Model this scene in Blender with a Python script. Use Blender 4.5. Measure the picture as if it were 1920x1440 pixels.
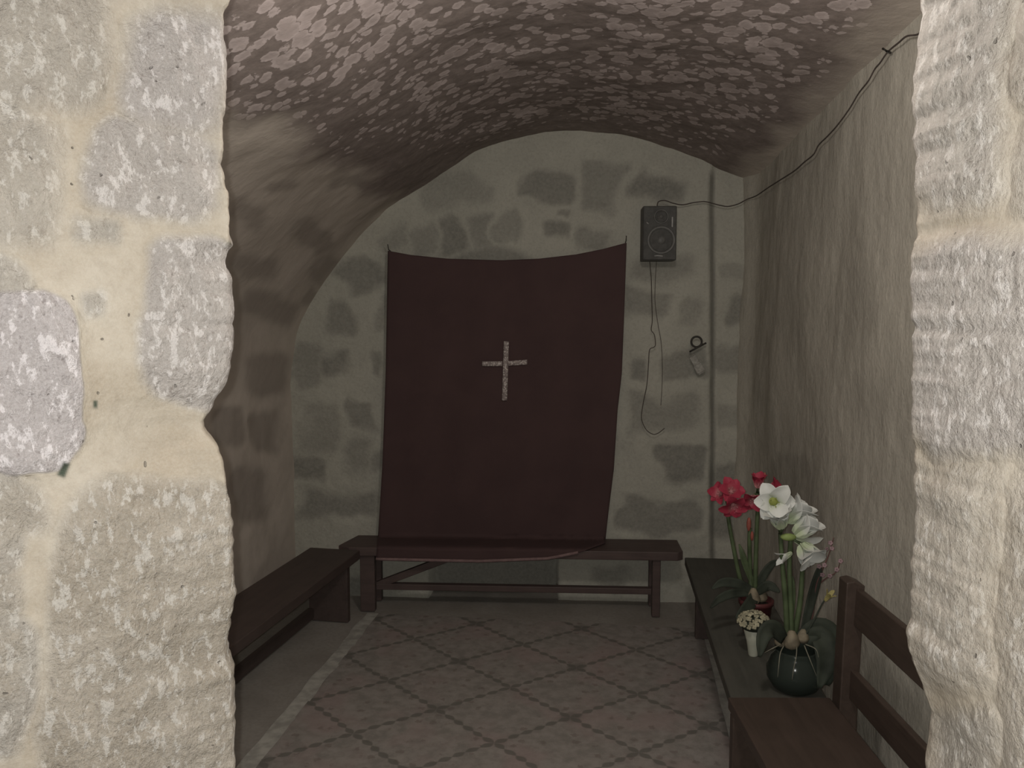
import bpy, math, random
import numpy as np
from mathutils import Vector, Matrix, Euler

random.seed(7)
for o in list(bpy.data.objects):
    bpy.data.objects.remove(o)
scene = bpy.context.scene
COL = scene.collection

# ------------------------------------------------------------------ camera
F = 1600.0
CAMZ = 1.74
cam_d = bpy.data.cameras.new('camera')
cam = bpy.data.objects.new('camera', cam_d)
COL.objects.link(cam)
cam_d.sensor_width = 36.0
cam_d.lens = 36.0 * F / 1920.0
cam_d.clip_start = 0.01
cam.location = (0, 0, CAMZ)
CROT = Euler((math.radians(90 - 5.0), 0, math.radians(3.21)))
cam.rotation_euler = CROT
scene.camera = cam
RM = CROT.to_matrix()
RN = np.array(RM)

# ------------------------------------------------------------------ world, flash, exposure
world = bpy.data.worlds.new('world')
scene.world = world
world.use_nodes = True
world.node_tree.nodes['Background'].inputs[0].default_value = (0.95, 0.92, 0.9, 1)
world.node_tree.nodes['Background'].inputs[1].default_value = 0.16

def light(name, kind, loc, energy, color, size=0.05, rot=(0, 0, 0)):
    d = bpy.data.lights.new(name, kind)
    d.energy = energy
    d.color = color
    if kind == 'AREA':
        d.size = size
    else:
        d.shadow_soft_size = size
    o = bpy.data.objects.new(name, d)
    o.location = loc
    o.rotation_euler = rot
    COL.objects.link(o)
    return o
# the phone's own flash, right beside its lens
light('phone_flash', 'POINT', (-0.016, -0.004, CAMZ + 0.010), 104.0, (1.0, 0.975, 0.93), 0.006)
# added pinkish fill with no visible lamp, high left behind the camera
light('added_pink_fill', 'POINT', (-0.55, -0.1, 2.62), 3.0, (1.0, 0.60, 0.55), 0.06)
# added unseen fill above the doorway, brightens the walls and vault inside
light('added_chapel_fill', 'POINT', (0.24, 1.78, 2.52), 36.0, (1.0, 0.93, 0.87), 0.10)

scene.view_settings.view_transform = 'Standard'
scene.view_settings.look = 'None'
scene.view_settings.gamma = 1.0
scene.view_settings.use_curve_mapping = False
scene.view_settings.exposure = 0.0

# ------------------------------------------------------------------ helpers: rays
def ray(px, py):
    v = RM @ Vector(((px - 960) / F, -(py - 720) / F, -1.0))
    return v
def at_y(px, py, Y):
    d = ray(px, py); t = Y / d.y
    return Vector((d.x * t, Y, CAMZ + d.z * t))
def at_z(px, py, Z):
    d = ray(px, py); t = (Z - CAMZ) / d.z
    return Vector((d.x * t, d.y * t, Z))
def at_plane(px, py, p0, n):
    d = ray(px, py); o = Vector((0, 0, CAMZ))
    t = (Vector(p0) - o).dot(Vector(n)) / d.dot(Vector(n))
    return o + d * t
def project(P):
    q = (P - np.array([0, 0, CAMZ])) @ RN
    w = np.maximum(-q[:, 2], 0.05)
    return 960 + F * q[:, 0] / w, 720 - F * q[:, 1] / w

# ------------------------------------------------------------------ helpers: numpy noise
def _hash(ix, iy, iz, seed):
    h = (ix * 374761393 + iy * 668265263 + iz * 2147483647 + seed * 1274126177) & 0xFFFFFFFF
    h = ((h ^ (h >> 13)) * 1274126177) & 0xFFFFFFFF
    h = ((h ^ (h >> 16)) * 2246822519) & 0xFFFFFFFF
    return ((h ^ (h >> 15)) & 0xFFFFFF) / float(0xFFFFFF)
def vnoise(P, scale, seed=0):
    if not hasattr(scale, '__len__'):
        scale = (scale,) * 3
    Q = P * np.array(scale)
    I = np.floor(Q).astype(np.int64)
    f = Q - I
    f = f * f * (3 - 2 * f)
    r = 0
    for dx in (0, 1):
        wx = f[:, 0] if dx else 1 - f[:, 0]
        for dy in (0, 1):
            wy = f[:, 1] if dy else 1 - f[:, 1]
            for dz in (0, 1):
                wz = f[:, 2] if dz else 1 - f[:, 2]
                r = r + wx * wy * wz * _hash(I[:, 0] + dx, I[:, 1] + dy, I[:, 2] + dz, seed)
    return r * 2 - 1
def fbm(P, scale, octs=3, seed=0):
    r = 0; a = 1.0; s = np.array(scale if hasattr(scale, '__len__') else (scale,) * 3, float); t = 0
    for k in range(octs):
        r = r + a * vnoise(P, s, seed + k * 17)
        t += a; a *= 0.5; s = s * 2.03
    return r / t
def sstep(a, b, x):
    t = np.clip((x - a) / (b - a), 0, 1)
    return t * t * (3 - 2 * t)
def blob(px, py, b, rnd=0.35):
    """soft rounded box in pixels: x0, y0, x1, y1, softness, tilt"""
    x0, y0, x1, y1 = b[:4]
    soft = b[4] if len(b) > 4 else 8
    tilt = math.radians(b[5]) if len(b) > 5 else 0
    cx, cy, hx, hy = (x0 + x1) / 2, (y0 + y1) / 2, (x1 - x0) / 2, (y1 - y0) / 2
    dx, dy = px - cx, py - cy
    c, s = math.cos(tilt), math.sin(tilt)
    dx, dy = dx * c + dy * s, -dx * s + dy * c
    r = rnd * min(hx, hy)
    qx, qy = np.abs(dx) - hx + r, np.abs(dy) - hy + r
    d = np.hypot(np.maximum(qx, 0), np.maximum(qy, 0)) + np.minimum(np.maximum(qx, qy), 0) - r
    return sstep(soft, -soft, d)

# ------------------------------------------------------------------ helpers: objects
def tag(o, label=None, cat=None, group=None, kind=None):
    if label: o['label'] = label
    if cat: o['category'] = cat
    if group: o['group'] = group
    if kind: o['kind'] = kind
    return o
def mesh_obj(name, verts, faces, mat=None, parent=None, smooth=True, attrs=None):
    me = bpy.data.meshes.new(name)
    me.from_pydata([tuple(v) for v in verts], [], faces)
    me.update()
    if smooth:
        me.polygons.foreach_set('use_smooth', [True] * len(me.polygons))
    if attrs:
        for k, v in attrs.items():
            a = me.attributes.new(k, 'FLOAT', 'POINT')
            a.data.foreach_set('value', np.asarray(v, dtype=np.float32))
    if mat: me.materials.append(mat)
    o = bpy.data.objects.new(name, me)
    COL.objects.link(o)
    if parent: o.parent = parent
    return o
def thing(name, loc, label, cat, group=None, rz=0):
    o = bpy.data.objects.new(name, None)
    o.empty_display_size = 0.1
    COL.objects.link(o)
    o.location = loc
    o.rotation_euler = (0, 0, rz)
    return tag(o, label, cat, group)
def grid_faces(nr, nc, wrap=False):
    f = []
    for i in range(nr - 1):
        for j in range(nc - 1 + (1 if wrap else 0)):
            j2 = (j + 1) % nc
            f.append((i * nc + j, i * nc + j2, (i + 1) * nc + j2, (i + 1) * nc + j))
    return f

class MB:
    def __init__(s): s.v = []; s.f = []
    def add(s, v, f):
        k = len(s.v); s.v += [Vector(p) for p in v]; s.f += [tuple(i + k for i in q) for q in f]; return s
    def box(s, c, d, rz=0, rx=0, ry=0, taper=None):
        R = Euler((rx, ry, rz)).to_matrix()
        vs = []
        for z in (-1, 1):
            for y in (-1, 1):
                for x in (-1, 1):
                    k = taper if (taper and z < 0) else 1
                    vs.append(Vector(c) + R @ Vector((x * d[0] / 2 * k, y * d[1] / 2 * k, z * d[2] / 2)))
        return s.add(vs, [(0, 2, 3, 1), (4, 5, 7, 6), (0, 1, 5, 4), (2, 6, 7, 3), (0, 4, 6, 2), (1, 3, 7, 5)])
    def tube(s, pts, rad, seg=8, cap=True):
        pts = [Vector(p) for p in pts]; n = len(pts)
        if not hasattr(rad, '__len__'): rad = [rad] * n
        up = Vector((0, 0, 1)); vs = []; fs = []
        prev = None
        for i, p in enumerate(pts):
            t = (pts[min(i + 1, n - 1)] - pts[max(i - 1, 0)]).normalized()
            if prev is None:
                a = up if abs(t.z) < 0.9 else Vector((1, 0, 0))
                x = t.cross(a).normalized()
            else:
                x = (prev - t * prev.dot(t)).normalized()
            prev = x; y = t.cross(x)
            for k in range(seg):
                a = 2 * math.pi * k / seg
                vs.append(p + (x * math.cos(a) + y * math.sin(a)) * rad[i])
        fs = grid_faces(n, seg, True)
        if cap:
            fs.append(tuple(range(seg - 1, -1, -1))); fs.append(tuple((n - 1) * seg + k for k in range(seg)))
        return s.add(vs, fs)
    def lathe(s, prof, c=(0, 0, 0), seg=32, M=None, lobes=0, amp=0):
        vs = []
        for r, z in prof:
            for k in range(seg):
                a = 2 * math.pi * k / seg
                q = r * (1 + amp * math.cos(lobes * a))
                p = Vector((q * math.cos(a), q * math.sin(a), z))
                if M is not None: p = M @ p
                vs.append(Vector(c) + p)
        return s.add(vs, grid_faces(len(prof), seg, True))
    def ball(s, c, r, seg=12, M=None):
        if not hasattr(r, '__len__'): r = (r, r, r)
        vs = []; n = max(6, seg // 2 + 1)
        for i in range(n):
            th = math.pi * i / (n - 1) * 0.998 + 0.003
            for k in range(seg):
                a = 2 * math.pi * k / seg
                p = Vector((math.sin(th) * math.cos(a) * r[0], math.sin(th) * math.sin(a) * r[1], math.cos(th) * r[2]))
                if M is not None: p = M @ p
                vs.append(Vector(c) + p)
        return s.add(vs, grid_faces(n, seg, True))
    def build(s, name, mat, parent=None, smooth=True, bevel=0, attrs=None, local=True):
        vs = s.v
        if parent is not None and local:
            pm = world_inv(parent); vs = [pm @ v for v in vs]
        o = mesh_obj(name, vs, s.f, mat, parent, smooth, attrs)
        if bevel:
            b = o.modifiers.new('bevel', 'BEVEL'); b.width = bevel; b.segments = 2; b.limit_method = 'ANGLE'
            o.data.polygons.foreach_set('use_smooth', [False] * len(o.data.polygons))
        return o
def world_inv(o):
    m = Matrix.Identity(4); chain = []
    while o is not None:
        chain.append(Matrix.Translation(o.location) @ o.rotation_euler.to_matrix().to_4x4()); o = o.parent
    for c in reversed(chain): m = m @ c
    return m.inverted()
def spline(pts, n=24):
    pts = [Vector(p) for p in pts]
    P = [pts[0] * 2 - pts[1]] + pts + [pts[-1] * 2 - pts[-2]]
    out = []; m = len(pts) - 1
    for i in range(n + 1):
        t = i / n * m; k = min(int(t), m - 1); t -= k
        a, b, c, d = P[k], P[k + 1], P[k + 2], P[k + 3]
        out.append(0.5 * ((2 * b) + (c - a) * t + (2 * a - 5 * b + 4 * c - d) * t * t + (3 * b - a - 3 * c + d) * t ** 3))
    return out

# ------------------------------------------------------------------ helpers: materials
class NT:
    def __init__(s, name):
        s.mat = bpy.data.materials.new(name); s.mat.use_nodes = True
        s.t = s.mat.node_tree; s.b = s.t.nodes['Principled BSDF']
        s.b.inputs['Specular IOR Level'].default_value = 0.25
        s._c = None
    def n(s, typ): return s.t.nodes.new(typ)
    def link(s, a, b): s.t.links.new(a, b)
    def put(s, sock, v):
        if isinstance(v, bpy.types.NodeSocket): s.link(v, sock)
        elif v is not None:
            if hasattr(v, '__len__') and len(v) == 3 and sock.type == 'RGBA': v = tuple(v) + (1,)
            sock.default_value = v
    @property
    def co(s):
        if s._c is None: s._c = s.n('ShaderNodeTexCoord').outputs['Object']
        return s._c
    def m(s, op, a, b=None, c=None, clamp=False):
        q = s.n('ShaderNodeMath'); q.operation = op; q.use_clamp = clamp
        for i, v in enumerate((a, b, c)):
            if v is not None: s.put(q.inputs[i], v)
        return q.outputs[0]
    def scale(s, v):
        q = s.n('ShaderNodeMapping'); s.link(s.co, q.inputs[0]); q.inputs['Scale'].default_value = v; return q.outputs[0]
    def noise(s, sc, det=3, rough=0.55, dist=0, vec=None):
        q = s.n('ShaderNodeTexNoise'); s.link(vec or s.co, q.inputs['Vector'])
        q.inputs['Scale'].default_value = sc; q.inputs['Detail'].default_value = det
        q.inputs['Roughness'].default_value = rough; q.inputs['Distortion'].default_value = dist
        return q.outputs['Fac']
    def ramp(s, v, a, b):
        q = s.n('ShaderNodeMapRange'); q.interpolation_type = 'SMOOTHSTEP'
        s.put(q.inputs[0], v); q.inputs[1].default_value = a; q.inputs[2].default_value = b
        return q.outputs[0]
    def mix(s, f, a, b, mode='MIX'):
        q = s.n('ShaderNodeMix'); q.data_type = 'RGBA'; q.blend_type = mode
        s.put(q.inputs[0], f); s.put(q.inputs[6], a); s.put(q.inputs[7], b)
        return q.outputs[2]
    def attr(s, name):
        q = s.n('ShaderNodeAttribute'); q.attribute_name = name; return q.outputs['Fac']
    def bump(s, h, strength=0.5, dist=0.01):
        q = s.n('ShaderNodeBump'); q.inputs['Strength'].default_value = strength; q.inputs['Distance'].default_value = dist
        s.put(q.inputs['Height'], h); s.link(q.outputs[0], s.b.inputs['Normal'])
    def done(s, col, rough=0.9, **kw):
        s.put(s.b.inputs['Base Color'], col); s.put(s.b.inputs['Roughness'], rough)
        for k, v in kw.items(): s.put(s.b.inputs[k.replace('_', ' ')], v)
        return s.mat

def simple(name, col, rough=0.7, var=0.15, nscale=30, bump=0, spec=0.25, **kw):
    t = NT(name)
    f = t.ramp(t.noise(nscale), 0.3, 0.7)
    c = t.mix(f, tuple(x * (1 - var) for x in col), tuple(min(1, x * (1 + var)) for x in col))
    if bump: t.bump(t.noise(nscale * 3), bump, 0.003)
    m = t.done(c, rough, **kw)
    t.b.inputs['Specular IOR Level'].default_value = spec
    return m

def plaster_mat(name, light_c, dark_c, streak=(6, 6, 6)):
    t = NT(name)
    st = t.attr('stone')
    big = t.ramp(t.noise(2.2, 4, 0.6), 0.3, 0.72)
    med = t.ramp(t.noise(9, 5, 0.65, 0.4, vec=t.scale(streak)), 0.3, 0.7)
    fine = t.noise(70, 3, 0.6)
    c = t.mix(t.m('MULTIPLY', st, 0.78), light_c, dark_c)
    c = t.mix(t.m('MULTIPLY', big, 0.22), c, tuple(x * 0.68 for x in dark_c))
    c = t.mix(t.m('MULTIPLY', med, 0.16), c, tuple(min(1, x * 1.4) for x in light_c))
    c = t.mix(t.m('MULTIPLY', t.ramp(fine, 0.45, 0.75), 0.15), c, tuple(x * 0.55 for x in dark_c))
    c = t.mix(t.attr('seam'), c, tuple(x * 0.30 for x in dark_c))
    h = t.m('ADD', t.m('MULTIPLY', t.noise(14, 6, 0.65, vec=t.scale((streak[0] / 6, streak[1] / 6, streak[2] / 6))), 1.0), t.m('MULTIPLY', fine, 0.2))
    t.bump(h, 0.45, 0.02)
    return t.done(c, 0.95)

M_back = plaster_mat('back_wall_plaster', (0.415, 0.405, 0.345), (0.172, 0.168, 0.148))
M_side = plaster_mat('side_wall_plaster', (0.45, 0.425, 0.36), (0.25, 0.235, 0.20), (9, 6, 3.2))

def vault_mat():
    t = NT('painted_vault')
    warp = t.n('ShaderNodeTexNoise'); t.link(t.co, warp.inputs['Vector']); warp.inputs['Scale'].default_value = 11; warp.inputs['Detail'].default_value = 3
    va = t.n('ShaderNodeVectorMath'); va.operation = 'MULTIPLY_ADD'
    t.link(warp.outputs['Color'], va.inputs[0]); va.inputs[1].default_value = (0.055, 0.055, 0.055); t.link(t.co, va.inputs[2])
    v = t.n('ShaderNodeTexVoronoi'); t.link(va.outputs[0], v.inputs['Vector']); v.inputs['Scale'].default_value = 17; v.inputs['Randomness'].default_value = 1
    sep = t.n('ShaderNodeSeparateColor'); t.link(v.outputs['Color'], sep.inputs[0])
    keep = t.noise(7, 1.5, 0.5)
    # radius of the daub in each cell follows a random number and a broad patchiness
    rad = t.m('ADD', t.m('MULTIPLY', sep.outputs[0], 0.30), t.m('MULTIPLY', t.m('SUBTRACT', keep, 0.5), 1.1))
    rad = t.m('ADD', rad, t.m('MULTIPLY', t.m('SUBTRACT', t.attr('daub'), 1.0), 0.45))
    rad = t.m('ADD', rad, 0.33)
    rad = t.m('ADD', rad, t.m('MULTIPLY', t.m('SUBTRACT', t.noise(48, 3, 0.6), 0.5), 0.42))
    e = t.m('SUBTRACT', rad, v.outputs['Distance'])
    dab = t.ramp(e, -0.01, 0.055)
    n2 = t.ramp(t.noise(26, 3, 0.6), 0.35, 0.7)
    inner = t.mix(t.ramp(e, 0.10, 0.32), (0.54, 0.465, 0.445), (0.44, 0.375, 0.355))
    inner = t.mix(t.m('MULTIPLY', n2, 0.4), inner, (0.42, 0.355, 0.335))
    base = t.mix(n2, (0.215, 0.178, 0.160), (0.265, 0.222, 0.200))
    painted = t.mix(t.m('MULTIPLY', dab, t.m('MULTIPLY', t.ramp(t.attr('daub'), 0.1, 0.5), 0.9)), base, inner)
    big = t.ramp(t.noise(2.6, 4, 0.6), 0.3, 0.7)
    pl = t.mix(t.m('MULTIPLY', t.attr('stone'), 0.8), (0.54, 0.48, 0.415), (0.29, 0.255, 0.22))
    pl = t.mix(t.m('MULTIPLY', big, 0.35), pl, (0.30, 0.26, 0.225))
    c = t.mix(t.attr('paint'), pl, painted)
    t.bump(t.m('ADD', t.noise(12, 5, 0.6), t.m('MULTIPLY', dab, 0.1)), 0.28, 0.02)
    return t.done(c, 0.92)
M_vault = vault_mat()

def jamb_mat():
    t = NT('door_jamb_stone')
    st, kd, br = t.attr('stone'), t.attr('lilac'), t.attr('brown')
    n1 = t.ramp(t.noise(7, 5, 0.62, 0.3), 0.32, 0.68)
    fl = t.ramp(t.noise(62, 5, 0.68, 0.2, vec=t.scale((1, 1, 0.55))), 0.53, 0.60)      # pale flecks
    pit = t.ramp(t.noise(80, 5, 0.72, 0.2, vec=t.scale((1, 1, 0.7))), 0.55, 0.70)        # darker pits
    gr = t.ramp(t.noise(240, 4, 0.75), 0.32, 0.70)
    mort = t.mix(n1, (0.325, 0.28, 0.215), (0.42, 0.38, 0.315))
    mort = t.mix(t.m('MULTIPLY', t.ramp(t.noise(45, 5, 0.7), 0.45, 0.7), 0.35), mort, (0.27, 0.235, 0.185))
    mort = t.mix(t.m('MULTIPLY', gr, 0.25), mort, (0.50, 0.465, 0.405))
    cool = t.mix(n1, (0.375, 0.342, 0.295), (0.46, 0.425, 0.37))
    brn = t.mix(n1, (0.35, 0.305, 0.24), (0.45, 0.40, 0.33))
    stone = t.mix(br, cool, brn)
    stone = t.mix(t.m('MULTIPLY', fl, 0.75), stone, (0.66, 0.63, 0.575))
    stone = t.mix(t.m('MULTIPLY', pit, 0.70), stone, (0.26, 0.23, 0.19))
    stone = t.mix(t.m('MULTIPLY', gr, 0.30), stone, (0.64, 0.61, 0.56))
    lil = t.mix(fl, (0.44, 0.405, 0.395), (0.74, 0.70, 0.70))
    lil = t.mix(t.m('MULTIPLY', pit, 0.75), lil, (0.20, 0.17, 0.16))
    lil = t.mix(t.m('MULTIPLY', gr, 0.35), lil, (0.78, 0.75, 0.75))
    c = t.mix(kd, stone, lil)
    c = t.mix(st, mort, c)
    v = t.n('ShaderNodeTexVoronoi'); v.inputs['Scale'].default_value = 52
    wv = t.n('ShaderNodeTexNoise'); t.link(t.co, wv.inputs['Vector']); wv.inputs['Scale'].default_value = 60
    va = t.n('ShaderNodeVectorMath'); va.operation = 'MULTIPLY_ADD'
    t.link(wv.outputs['Color'], va.inputs[0]); va.inputs[1].default_value = (0.02, 0.02, 0.02); t.link(t.co, va.inputs[2]); t.link(va.outputs[0], v.inputs['Vector'])
    sep = t.n('ShaderNodeSeparateColor'); t.link(v.outputs['Color'], sep.inputs[0])
    pore = t.m('MULTIPLY', t.ramp(v.outputs['Distance'], 0.17, 0.09), t.m('GREATER_THAN', sep.outputs[1], 0.90))
    c = t.mix(t.m('MULTIPLY', pore, 0.55), c, (0.11, 0.10, 0.085))
    c = t.mix(t.attr('chip'), c, (0.06, 0.075, 0.055))
    h = t.m('ADD', t.m('MULTIPLY', t.noise(75, 6, 0.75), 1.0), t.m('MULTIPLY', t.noise(24, 5, 0.65, vec=t.scale((1, 1, 0.6))), 1.6))
    h = t.m('MULTIPLY', h, t.m('ADD', t.m('MULTIPLY', st, 0.82), 0.18))
    t.bump(t.m('SUBTRACT', h, t.m('MULTIPLY', pore, 0.3)), 0.9, 0.014)
    return t.done(c, 0.85)
M_jamb = jamb_mat()

def floor_mat():
    t = NT('worn_floor')
    n = t.ramp(t.noise(3, 5, 0.6), 0.3, 0.7)
    c = t.mix(n, (0.25, 0.23, 0.20), (0.32, 0.30, 0.265))
    c = t.mix(t.m('MULTIPLY', t.ramp(t.noise(60, 3), 0.4, 0.7), 0.3), c, (0.19, 0.175, 0.16))
    t.bump(t.noise(40, 4), 0.3, 0.005)
    return t.done(c, 0.85)
M_floor = floor_mat()

def wood_mat(name, a, b, axis='X', rough=0.5, spec=0.25):
    t = NT(name)
    sc = {'X': (1.5, 22, 22), 'Y': (22, 1.5, 22), 'Z': (22, 22, 1.5)}[axis]
    g = t.ramp(t.noise(1.6, 5, 0.6, 0.6, vec=t.scale(sc)), 0.3, 0.7)
    w = t.ramp(t.noise(9, 4, 0.6), 0.35, 0.75)
    c = t.mix(g, a, b)
    c = t.mix(t.m('MULTIPLY', w, 0.25), c, tuple(x * 1.5 for x in b))
    t.bump(g, 0.15, 0.003)
    m = t.done(c, rough)
    t.b.inputs['Specular IOR Level'].default_value = spec
    return m
M_woodx = wood_mat('dark_red_wood', (0.076, 0.055, 0.050), (0.096, 0.069, 0.062), 'X')
M_woody = wood_mat('dark_bench_wood', (0.062, 0.047, 0.042), (0.078, 0.058, 0.051), 'Y')
M_woodt = wood_mat('worn_bench_top', (0.040, 0.032, 0.027), (0.056, 0.046, 0.038), 'X', 0.6)
M_pew = wood_mat('brown_pew_wood', (0.048, 0.035, 0.028), (0.062, 0.045, 0.036), 'Y', 0.45)
M_green = wood_mat('green_black_painted_top', (0.060, 0.060, 0.050), (0.080, 0.078, 0.066), 'Y', 0.6)

def tile_or_rug():
    t = NT('lattice_rug')
    sep = t.n('ShaderNodeSeparateXYZ'); t.link(t.co, sep.inputs[0])
    u0, v0 = sep.outputs[0], sep.outputs[1]
    wob = t.noise(6, 2)
    u = t.m('ADD', u0, t.m('MULTIPLY', t.m('SUBTRACT', wob, 0.5), 0.03)); v = v0
    us, vs = t.m('DIVIDE', u, 0.58), t.m('DIVIDE', v, 0.51)
    a, b = t.m('ADD', us, vs), t.m('SUBTRACT', us, vs)
    def tri(x): return t.m('ABSOLUTE', t.m('SUBTRACT', x, t.m('ROUND', x)))
    def line(p, q):
        d = t.m('DIVIDE', tri(p), 2.61)
        w = t.m('ADD', t.m('MULTIPLY', t.m('ABSOLUTE', t.m('SINE', t.m('MULTIPLY', q, math.pi * 6))), 0.0155), 0.0010)
        return t.ramp(t.m('SUBTRACT', w, d), -0.004, 0.005)
    ln = t.m('MAXIMUM', line(a, b), line(b, a))
    # rosette at every other crossing
    s = t.m('MULTIPLY', t.m('ADD', a, b), 0.5); r = t.m('MULTIPLY', t.m('SUBTRACT', a, b), 0.5)
    du = t.m('MULTIPLY', t.m('SUBTRACT', t.m('SUBTRACT', s, 0.5), t.m('ROUND', t.m('SUBTRACT', s, 0.5))), 0.58)
    dv = t.m('MULTIPLY', t.m('SUBTRACT', t.m('SUBTRACT', r, 0.5), t.m('ROUND', t.m('SUBTRACT', r, 0.5))), 0.51)
    dist = t.m('SQRT', t.m('ADD', t.m('MULTIPLY', du, du), t.m('MULTIPLY', dv, dv)))
    ros = t.ramp(t.m('ADD', dist, t.m('MULTIPLY', t.noise(45, 2), 0.05)), 0.088, 0.05)
    # small sprigs inside the diamonds
    vo = t.n('ShaderNodeTexVoronoi'); t.link(t.co, vo.inputs['Vector']); vo.inputs['Scale'].default_value = 13; vo.inputs['Randomness'].default_value = 0.6
    spr = t.ramp(t.m('ADD', vo.outputs['Distance'], t.m('MULTIPLY', t.noise(70, 2), 0.5)), 0.50, 0.36)
    red = t.ramp(t.noise(3.4, 2), 0.46, 0.68)
    base = t.mix(t.ramp(t.noise(16, 6, 0.7), 0.34, 0.66), (0.225, 0.210, 0.188), (0.305, 0.280, 0.252))
    base = t.mix(t.m('MULTIPLY', red, 0.5), base, (0.31, 0.235, 0.22))
    c = t.mix(t.m('MULTIPLY', spr, 0.55), base, (0.17, 0.135, 0.12))
    c = t.mix(t.m('MULTIPLY', ros, 0.6), c, (0.155, 0.145, 0.128))
    c = t.mix(t.m('MULTIPLY', ln, 0.8), c, (0.135, 0.128, 0.112))
    t.bump(t.noise(220, 2), 0.35, 0.004)
    return t.done(c, 0.95)
M_rug = tile_or_rug()
M_band = simple('pale_rug_border', (0.38, 0.37, 0.33), 0.9, 0.2, 18, 0.3)

def cloth_mat():
    t = NT('maroon_cloth')
    n = t.ramp(t.noise(4, 3), 0.3, 0.7)
    w = t.n('ShaderNodeTexWave'); t.link(t.co, w.inputs['Vector']); w.inputs['Scale'].default_value = 180; w.bands_direction = 'X'
    c = t.mix(n, (0.068, 0.042, 0.041), (0.078, 0.048, 0.046))
    t.bump(t.m('ADD', t.noise(300, 2), t.m('MULTIPLY', w.outputs['Fac'], 0.3)), 0.2, 0.002)
    return t.done(c, 0.95)
M_cloth = cloth_mat()
M_hem = simple('cloth_hem', (0.20, 0.135, 0.13), 0.9, 0.15, 40)
M_black = simple('black_plastic', (0.070, 0.068, 0.063), 0.5, 0.15, 20)
M_cone = simple('speaker_cone', (0.085, 0.084, 0.078), 0.75, 0.15, 40)
M_ring = simple('speaker_surround', (0.125, 0.124, 0.115), 0.5, 0.1, 40, spec=0.4)
M_silver = simple('silver_plastic', (0.26, 0.255, 0.24), 0.45, 0.1, 40, spec=0.5)
M_wire = simple('dark_wire', (0.075, 0.060, 0.052), 0.7)
M_iron = simple('iron', (0.045, 0.042, 0.036), 0.6)
M_tape = simple('clear_tape', (0.30, 0.29, 0.255), 0.5, 0.2, 60)

def lace_mat():
    t = NT('silver_lace')
    v = t.n('ShaderNodeTexVoronoi'); t.link(t.co, v.inputs['Vector']); v.inputs['Scale'].default_value = 95
    n = t.ramp(v.outputs['Distance'], 0.25, 0.6)
    n2 = t.ramp(t.noise(60, 3), 0.42, 0.62)
    c = t.mix(n, (0.62, 0.56, 0.52), (0.24, 0.20, 0.185))
    c = t.mix(t.m('MULTIPLY', n2, 0.6), c, (0.33, 0.28, 0.26))
    t.bump(v.outputs['Distance'], 0.8, 0.003)
    return t.done(c, 0.5)
M_lace = lace_mat()

def petal_mat(name, tip, throat):
    t = NT(name)
    f = t.attr('along')
    n = t.ramp(t.noise(45, 3), 0.3, 0.7)
    c = t.mix(t.ramp(f, 0.15, 0.6), throat, tip)
    c = t.mix(t.m('MULTIPLY', n, 0.18), c, tuple(x * 0.6 for x in tip))
    return t.done(c, 0.6)
M_redp = petal_mat('red_petal', (0.30, 0.030, 0.055), (0.44, 0.20, 0.20))
M_whitep = petal_mat('white_petal', (0.54, 0.555, 0.52), (0.42, 0.48, 0.32))
M_throat = simple('green_yellow_throat', (0.22, 0.25, 0.06), 0.6)
M_redthroat = simple('pink_throat', (0.36, 0.16, 0.16), 0.6)
M_stem = simple('flower_stem', (0.062, 0.085, 0.040), 0.6, 0.3, 12)
M_stemd = simple('dark_leaf', (0.034, 0.040, 0.030), 0.65, 0.3, 12, spec=0.12)
M_ovary = simple('pale_green_ovary', (0.19, 0.25, 0.08), 0.6)
M_bulb = simple('papery_bulb', (0.17, 0.145, 0.10), 0.7, 0.35, 25)
M_root = simple('pale_root', (0.17, 0.165, 0.125), 0.7)
M_bud = simple('red_bud', (0.26, 0.075, 0.055), 0.6)
M_cream = simple('cream_blossom', (0.34, 0.32, 0.22), 0.7, 0.3, 30)
M_creampot = simple('cream_pot', (0.40, 0.41, 0.33), 0.5, 0.08, 14)
M_maroonpot = simple('maroon_pot', (0.085, 0.026, 0.026), 0.5)
M_twig = simple('brown_twig', (0.105, 0.050, 0.045), 0.8)
M_pink = simple('pink_blossom', (0.25, 0.17, 0.18), 0.7)
M_yellow = simple('yellow_petal', (0.30, 0.26, 0.10), 0.6)
M_soil = simple('dark_soil', (0.030, 0.024, 0.018), 0.95, 0.3, 60, 0.6)
def glass_mat():
    t = NT('dark_green_glass')
    return t.done((0.060, 0.075, 0.062), 0.16, Transmission_Weight=0.55, IOR=1.25, Alpha=1.0)
M_glass = glass_mat()

# ------------------------------------------------------------------ the setting
YB = 5.02                                   # back wall
def left_x(Y): return -1.61 - (YB - Y) * 0.115
def right_x(Y): return 1.10 + (YB - Y) * 0.030
def spring_r(Y): return 2.475 + (YB - Y) * 0.10
ARCH = [(-1.61, 1.30), (-1.59, 1.47), (-1.53, 1.69), (-1.345, 1.97), (-1.09, 2.25), (-0.78, 2.465), (-0.47, 2.645),
        (-0.16, 2.735), (0.16, 2.755), (0.47, 2.71), (0.75, 2.62), (0.88, 2.56), (1.00, 2.51), (1.10, 2.475)]
AS = spline([Vector((x, 0, z)) for x, z in ARCH], 210)
AX = np.array([p.x for p in AS]); AZ = np.array([p.z for p in AS])

# floor
xs = np.linspace(-2.6, 1.9, 46); ys = np.linspace(-1.2, YB + 0.5, 68)
P = np.array([(x, y, 0.0) for y in ys for x in xs])
P[:, 2] = fbm(P, 1.7, 3, 5) * 0.004 - 0.006
tag(mesh_obj('floor', P, grid_faces(len(ys), len(xs)), M_floor), kind='structure')

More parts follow.
